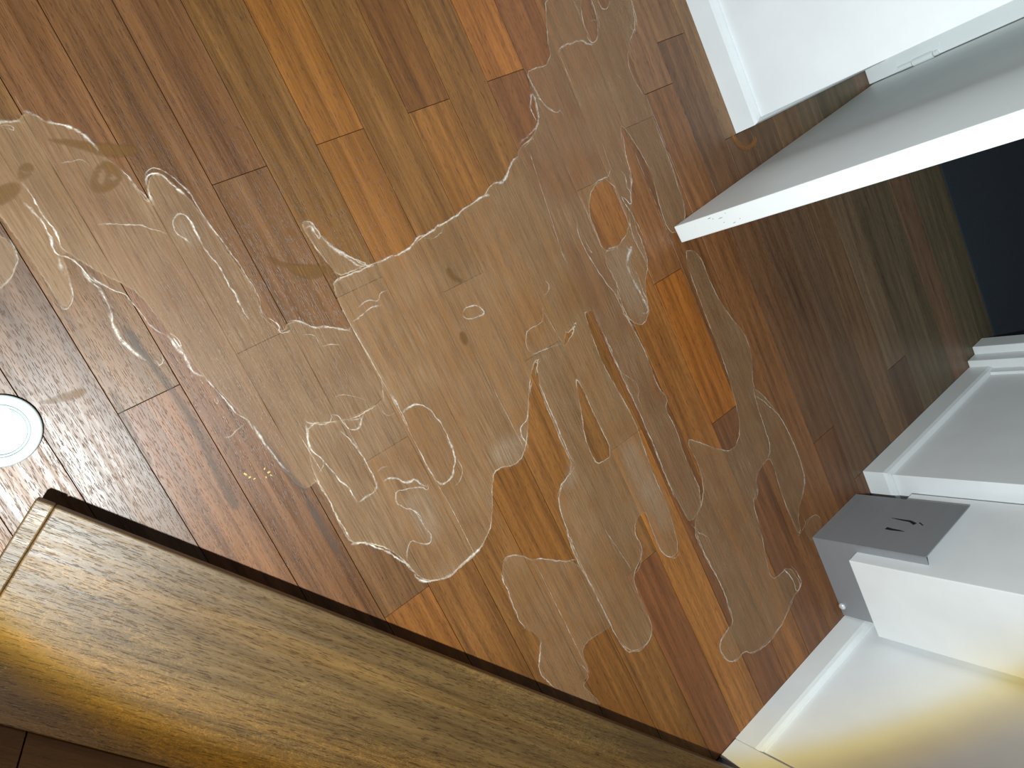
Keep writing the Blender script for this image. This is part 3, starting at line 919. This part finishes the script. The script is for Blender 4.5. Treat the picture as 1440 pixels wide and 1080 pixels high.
# lime crusts drawn out as thin raised lines
for par, wd, st, line in [
    (S1, 3.0, 1.0, [(-20, 178), (0, 173), (14, 171), (28, 171), (36, 174)]),
    (S1, 1.6, 0.7, [(0, 178), (10, 175), (20, 178), (22, 185), (10, 181), (2, 180)]),
    (S1, 2.6, 1.0, [(32, 157), (40, 158), (55, 164), (63, 171)]),
    (S1, 3.4, 1.0, [(66, 172), (80, 175), (95, 177), (108, 184), (122, 194), (133, 204), (139, 211), (137, 216)]),
    (S1, 1.6, 0.7, [(86, 229), (100, 227), (115, 225), (122, 230), (127, 236)]),
    (S1, 2.0, 0.8, [(170, 236), (178, 246), (190, 262), (204, 278), (214, 290)]),
    (S1, 3.0, 1.0, [(216, 290), (208, 270), (206, 252), (212, 245), (224, 244), (236, 254), (246, 264), (262, 277)]),
    (S1, 2.0, 0.6, [(205, 250), (208, 240), (222, 236), (240, 246), (262, 268), (280, 292), (292, 312), (316, 345)]),
    (S1, 2.4, 0.9, [(284, 345), (276, 328), (266, 308), (256, 300), (248, 302), (241, 312), (243, 322), (252, 332), (268, 342)]),
    (S1, 2.0, 0.75, [(284, 345), (298, 362), (313, 382), (318, 395), (330, 412), (340, 432), (350, 450)]),
    (S1, 1.7, 0.55, [(290, 310), (320, 350), (345, 385), (360, 410), (368, 438), (372, 448)]),
    (S1, 2.2, 0.9, [(30, 256), (46, 272), (52, 292), (68, 312), (80, 330), (88, 350), (96, 356)]),
    (S1, 2.2, 0.9, [(33, 285), (50, 300), (66, 322), (72, 338), (74, 350), (84, 358), (100, 362), (115, 378), (125, 390), (138, 400)]),
    (S1, 2.2, 0.8, [(82, 358), (86, 378), (94, 390)]),
    (S1, 2.0, 0.7, [(94, 390), (102, 400), (103, 418), (98, 432), (90, 437), (84, 430)]),
    (S1, 3.0, 0.9, [(115, 378), (126, 395), (134, 402), (146, 415), (156, 438), (156, 450), (164, 468), (172, 480), (186, 493), (206, 508)]),
    (S1, 4.0, 0.9, [(152, 440), (158, 455), (166, 474), (180, 490), (196, 502)]),
    (S1, 1.8, 0.7, [(126, 385), (138, 398), (160, 408), (182, 418), (192, 434), (216, 462), (234, 472)]),
    (S1, 3.4, 1.0, [(234, 471), (240, 476), (246, 485), (256, 496), (264, 510), (270, 522), (286, 529)]),
    (S1, 1.6, 0.9, [(238, 470), (250, 475), (256, 490), (246, 482), (242, 472), (252, 486), (258, 500)]),
    (S1, 2.0, 0.85, [(286, 529), (300, 545), (318, 563), (334, 582), (348, 592), (356, 604)]),
    (S1, 1.5, 0.6, [(300, 556), (302, 566), (308, 568), (304, 556)]),
    (S1, 2.2, 0.8, [(314, 615), (325, 612), (333, 605), (344, 596)]),
    (S1, 3.0, 0.7, [(354, 596), (364, 612), (376, 628), (388, 645), (405, 665)]),
    (S1, 1.8, 0.7, [(218, 506), (226, 515), (230, 505), (228, 498)]),
    (S1, 1.8, 0.5, [(136, 317), (160, 315), (190, 317), (215, 321), (235, 330)]),
    (S1, 2.6, 0.9, [(403, 452), (415, 450), (432, 456), (440, 461), (455, 459), (475, 462), (494, 466)]),
    (S1, 2.0, 0.8, [(375, 447), (386, 452), (393, 460), (392, 468), (402, 470), (410, 464)]),
    (S1, 1.5, 0.5, [(425, 471), (440, 470), (447, 478), (448, 488)]),
    (S1, 1.8, 0.6, [(452, 488), (464, 484), (478, 484)]),
    (S1, 1.4, 0.5, [(470, 560), (480, 555), (500, 557), (514, 563)]),
    (S7, 1.8, 0.5, [(12, 335), (22, 352), (26, 368), (16, 392), (0, 408)]),
    (S2, 2.0, 0.8, [(467, 402), (469, 396), (480, 390), (493, 386), (505, 382), (512, 376), (525, 374)]),
    (S2, 3.2, 1.0, [(530, 371), (545, 362), (560, 358), (578, 347), (586, 334), (600, 330), (618, 316), (632, 310), (646, 300), (658, 290), (672, 280), (688, 274)]),
    (S2, 3.0, 1.0, [(690, 257), (698, 258), (708, 256), (716, 240), (720, 226), (728, 220)]),
    (S2, 1.6, 0.6, [(594, 334), (605, 336), (618, 330), (622, 322)]),
    (S2, 3.2, 0.7, [(728, 204), (738, 195), (750, 184), (757, 172), (756, 155), (749, 132), (745, 136), (745, 155), (753, 172)]),
    (S2, 2.0, 0.8, [(738, 208), (744, 198), (748, 192), (750, 200)]),
    (S2, 2.6, 0.8, [(740, 104), (750, 125), (762, 145), (775, 157), (784, 160), (786, 153), (790, 162)]),
    (S2, 1.4, 0.5, [(784, 160), (786, 148)]),
    (S2, 4.2, 0.75, [(785, 75), (788, 68), (800, 62), (814, 58), (820, 60), (825, 64), (834, 62)]),
    (S2b, 2.4, 0.9, [(421, 314), (428, 311), (440, 314), (447, 326), (450, 338), (444, 330), (436, 318), (428, 322)]),
    (S2b, 4.0, 0.6, [(452, 332), (462, 344), (474, 354), (488, 362), (500, 372), (512, 374)]),
    (S2b, 2.4, 0.7, [(470, 348), (482, 356), (498, 364), (508, 372), (524, 374)]),
    (S2, 2.6, 0.8, [(494, 452), (505, 447), (515, 437), (524, 431), (536, 429)]),
    (S2, 2.0, 0.7, [(502, 433), (512, 424), (520, 422), (531, 423), (534, 412), (545, 409)]),
    (S2, 2.0, 0.9, [(650, 440), (654, 433), (664, 429), (676, 433), (682, 440), (672, 446), (660, 450), (652, 446), (650, 440)]),
    (S2, 1.8, 0.6, [(765, 395), (772, 402), (770, 412), (762, 416)]),
    (S2, 2.0, 0.55, [(762, 432), (764, 445), (758, 457), (742, 464), (738, 475), (740, 492), (745, 496)]),
    (S2, 2.0, 0.55, [(748, 498), (770, 490), (789, 483)]),
    (S2, 1.5, 0.5, [(752, 530), (754, 515), (760, 505)]),
    (S2, 2.4, 0.9, [(428, 588), (432, 594), (440, 596), (455, 597), (465, 593), (466, 583)]),
    (S2, 2.4, 0.9, [(430, 596), (432, 615), (436, 632), (448, 642), (464, 660), (480, 676), (492, 690), (503, 706)]),
    (S2, 3.2, 1.0, [(503, 706), (512, 700), (524, 694), (530, 684), (529, 676)]),
    (S2, 1.8, 0.7, [(466, 582), (478, 586), (486, 598), (492, 606), (502, 604), (508, 592), (512, 580)]),
    (S2, 2.0, 0.6, [(488, 592), (500, 590), (511, 585)]),
    (S2, 1.6, 0.7, [(478, 605), (495, 622), (508, 640), (517, 655), (526, 672), (529, 684)]),
    (S2, 1.4, 0.6, [(454, 640), (455, 658), (445, 668)]),
    (S2, 2.0, 0.8, [(440, 672), (455, 690), (470, 720), (484, 745), (493, 762)]),
    (S2, 3.0, 1.0, [(493, 765), (504, 763), (514, 763), (530, 770), (545, 777), (560, 786), (575, 797), (582, 805)]),
    (S2, 3.2, 1.0, [(582, 806), (586, 814), (600, 818), (614, 815), (630, 812), (645, 798), (656, 786), (668, 778), (680, 764)]),
    (S2, 2.0, 0.8, [(571, 788), (573, 770), (577, 760), (586, 762), (600, 766), (607, 760), (604, 748), (595, 738), (585, 722), (580, 717)]),
    (S2, 2.0, 0.8, [(600, 680), (602, 690), (592, 683), (572, 688), (557, 689), (555, 700), (560, 711), (575, 716), (590, 722), (594, 734)]),
    (S2, 3.0, 0.95, [(538, 676), (545, 672), (556, 672), (565, 676), (576, 678), (582, 674), (592, 680), (600, 685)]),
    (S2, 1.6, 0.6, [(530, 664), (538, 656), (548, 655)]),
    (S2, 2.6, 0.85, [(566, 582), (572, 573), (586, 568), (600, 572), (613, 585), (624, 604), (634, 625), (640, 648), (636, 668), (625, 680), (616, 680), (608, 668), (598, 652), (590, 636)]),
    (S2, 1.5, 0.45, [(642, 645), (650, 658), (648, 676), (638, 684)]),
    (S2, 2.6, 0.8, [(575, 603), (568, 590), (560, 572), (548, 553)]),
    (S2, 1.5, 0.5, [(535, 572), (538, 582), (546, 585), (556, 580)]),
    (S2, 2.4, 0.8, [(742, 572), (741, 590), (730, 600), (732, 612), (738, 622), (742, 632)]),
    (S2, 1.6, 0.7, [(747, 536), (744, 552), (748, 560)]),
    (S3, 1.5, 0.7, [(742, 572), (746, 560)]),
    (S3b, 1.8, 0.7, [(757, 538), (768, 565), (780, 592), (794, 628), (806, 650)]),
    (S3b, 1.8, 0.8, [(808, 655), (796, 672), (786, 686), (784, 702), (788, 722), (798, 750), (812, 785)]),
    (S3b, 1.8, 0.7, [(812, 785), (830, 822), (850, 862), (866, 895), (876, 912), (892, 918), (908, 908), (917, 890)]),
    (S3b, 1.6, 0.6, [(890, 808), (900, 798), (902, 784), (896, 770)]),
    (S3b, 1.6, 0.7, [(916, 742), (926, 772), (936, 783), (950, 785), (955, 775)]),
    (S3, 1.8, 0.8, [(845, 465), (858, 490), (872, 525), (885, 552), (900, 585), (915, 618), (932, 662), (948, 700)]),
    (S3, 1.4, 0.5, [(874, 526), (890, 534), (898, 545), (896, 562), (904, 572)]),
    (S3, 1.8, 0.8, [(810, 312), (812, 328), (822, 352), (838, 378), (852, 398), (864, 412), (870, 428)]),
    (S3, 1.6, 0.6, [(820, 335), (828, 350), (833, 358), (824, 348)]),
    (S3, 2.0, 0.85, [(872, 180), (875, 195), (880, 222), (888, 250), (886, 275), (888, 290)]),
    (S3, 1.8, 0.8, [(873, 240), (880, 250), (880, 262), (886, 270), (887, 290), (878, 280), (872, 276), (882, 292), (892, 310), (900, 325), (908, 345)]),
    (S3, 1.6, 0.7, [(884, 300), (886, 322), (892, 340), (902, 358), (910, 372)]),
    (S3, 2.6, 0.8, [(850, 356), (856, 350), (866, 346), (868, 352)]),
    (S3, 5.0, 0.7, [(880, 346), (884, 352), (888, 344), (882, 360), (880, 372)]),
    (S3, 4.0, 0.7, [(880, 372), (888, 390), (898, 410), (908, 428), (912, 440)]),
    (S3, 2.2, 0.7, [(892, 380), (900, 400), (910, 425), (911, 440), (900, 442)]),
    (S3, 2.0, 0.6, [(850, 362), (854, 375), (860, 386), (866, 398), (872, 415)]),
    (S3, 2.0, 0.6, [(872, 440), (880, 444), (884, 452), (892, 460)]),
    (S3, 2.2, 0.7, [(832, 260), (842, 254), (854, 249), (857, 242), (859, 235)]),
    (S3, 2.0, 0.7, [(828, 0), (836, 16), (842, 30), (841, 40)]),
    (S3, 3.0, 0.7, [(829, 30), (840, 30)]),
    (S3, 1.8, 0.7, [(886, -5), (893, 20), (895, 38)]),
    (S3, 2.2, 0.6, [(885, 35), (888, 44), (894, 40), (890, 50)]),
    (S3, 1.4, 0.5, [(905, 133), (920, 165), (930, 195), (944, 232), (956, 270), (964, 296)]),
    (S3, 1.8, 0.5, [(854, 115), (860, 128)]),
    (S3, 1.8, 0.4, [(864, 104), (874, 112)]),
    (S5, 1.6, 0.7, [(704, 790), (716, 781), (732, 780), (747, 788)]),
    (S5, 1.8, 0.7, [(750, 790), (756, 784), (775, 787), (795, 789), (812, 787)]),
    (S5, 2.0, 0.8, [(703, 805), (714, 832), (726, 866), (738, 884)]),
    (S5, 2.2, 0.9, [(760, 900), (758, 920), (757, 940), (766, 956), (778, 966)]),
    (S5, 1.6, 0.5, [(812, 930), (829, 948), (820, 962)]),
    (S4, 2.0, 0.8, [(1058, 545), (1062, 565), (1074, 600), (1083, 632), (1078, 646)]),
    (S4, 2.4, 0.8, [(1062, 556), (1080, 570), (1096, 586), (1110, 612), (1124, 645), (1132, 675), (1126, 700)]),
    (S4, 1.8, 0.6, [(1064, 680), (1066, 692), (1060, 704)]),
    (S4, 2.0, 0.9, [(978, 748), (990, 780), (1006, 808), (1018, 835), (1030, 875)]),
    (S4, 1.6, 0.6, [(970, 736), (980, 748), (995, 755)]),
    (S4, 1.6, 0.6, [(1008, 750), (1012, 742)]),
    (S4, 2.4, 0.8, [(1026, 880), (1014, 896), (1010, 912), (1018, 928), (1030, 931), (1040, 922)]),
    (S4, 2.0, 0.6, [(1056, 920), (1075, 908), (1092, 890), (1106, 862), (1116, 838)]),
    (S4, 3.0, 1.0, [(1100, 800), (1108, 806), (1116, 820), (1118, 832), (1124, 828), (1126, 815), (1118, 802)]),
    (S4, 1.8, 0.8, [(1112, 795), (1120, 806), (1125, 818), (1120, 838)]),
    (S6, 1.8, 0.6, [(1134, 736), (1140, 725), (1149, 724), (1156, 734)]),
    (S4, 1.4, 0.6, [(1120, 755), (1132, 738), (1130, 725)]),
]:
    crust(line, wd, st, par)
# pale residue sitting in the board joints inside the stains
for par, line in [(S2, [(547, 553), (603, 660), (637, 720), (667, 780)]), (S2, [(480, 435), (547, 553)]), (S2, [(693, 547), (740, 637)]), (S2, [(480, 587), (517, 655)]),
                  (S3, [(744, 215), (790, 357), (797, 372)]), (S3, [(812, 270), (847, 352)]), (S3, [(785, 75), (820, 160)]), (S3, [(805, 0), (832, 62)]), (S2, [(765, 440), (790, 483)]),
                  (S3, [(878, 50), (896, 92)]), (S3b, [(757, 540), (800, 640)]), (S5, [(753, 793), (790, 868), (830, 950)]), (S3b, [(850, 745), (890, 805)]), (S1, [(20, 135), (33, 157)]),
                  (S1, [(420, 610), (455, 668)]), (S4, [(1096, 690), (1122, 752)]), (S3, [(845, 200), (858, 238)])]:
    crust(line, 1.2, 0.55, par, 0.0003, 0)

# ---------------------------------------------------------------- crumbs
for i, (x, y, s_) in enumerate(((345, 667, 3.2), (351, 671, 2.4), (358, 673, 2.0), (372, 659, 2.2), (378, 664, 2.8), (381, 668, 2.0), (374, 671, 1.8))):
    bm = bmesh.new()
    q = bmesh.ops.create_icosphere(bm, subdivisions=1, radius=1.0)
    for v in q['verts']:
        v.co = Vector((v.co.x * s_ * 0.001, v.co.y * s_ * 0.00055, (v.co.z + 1) * 0.0005)) * random.uniform(0.75, 1.25)
    o = from_bm('crumb', bm, M['crumb'])
    g = flm(x, y)
    o.location = (g[0], g[1], 0.0002)
    o.rotation_euler = (0, 0, random.uniform(0, 3))
    tag(o, 'tiny yellow crumb on a floor board', 'crumb', 'yellow crumbs on the boards')
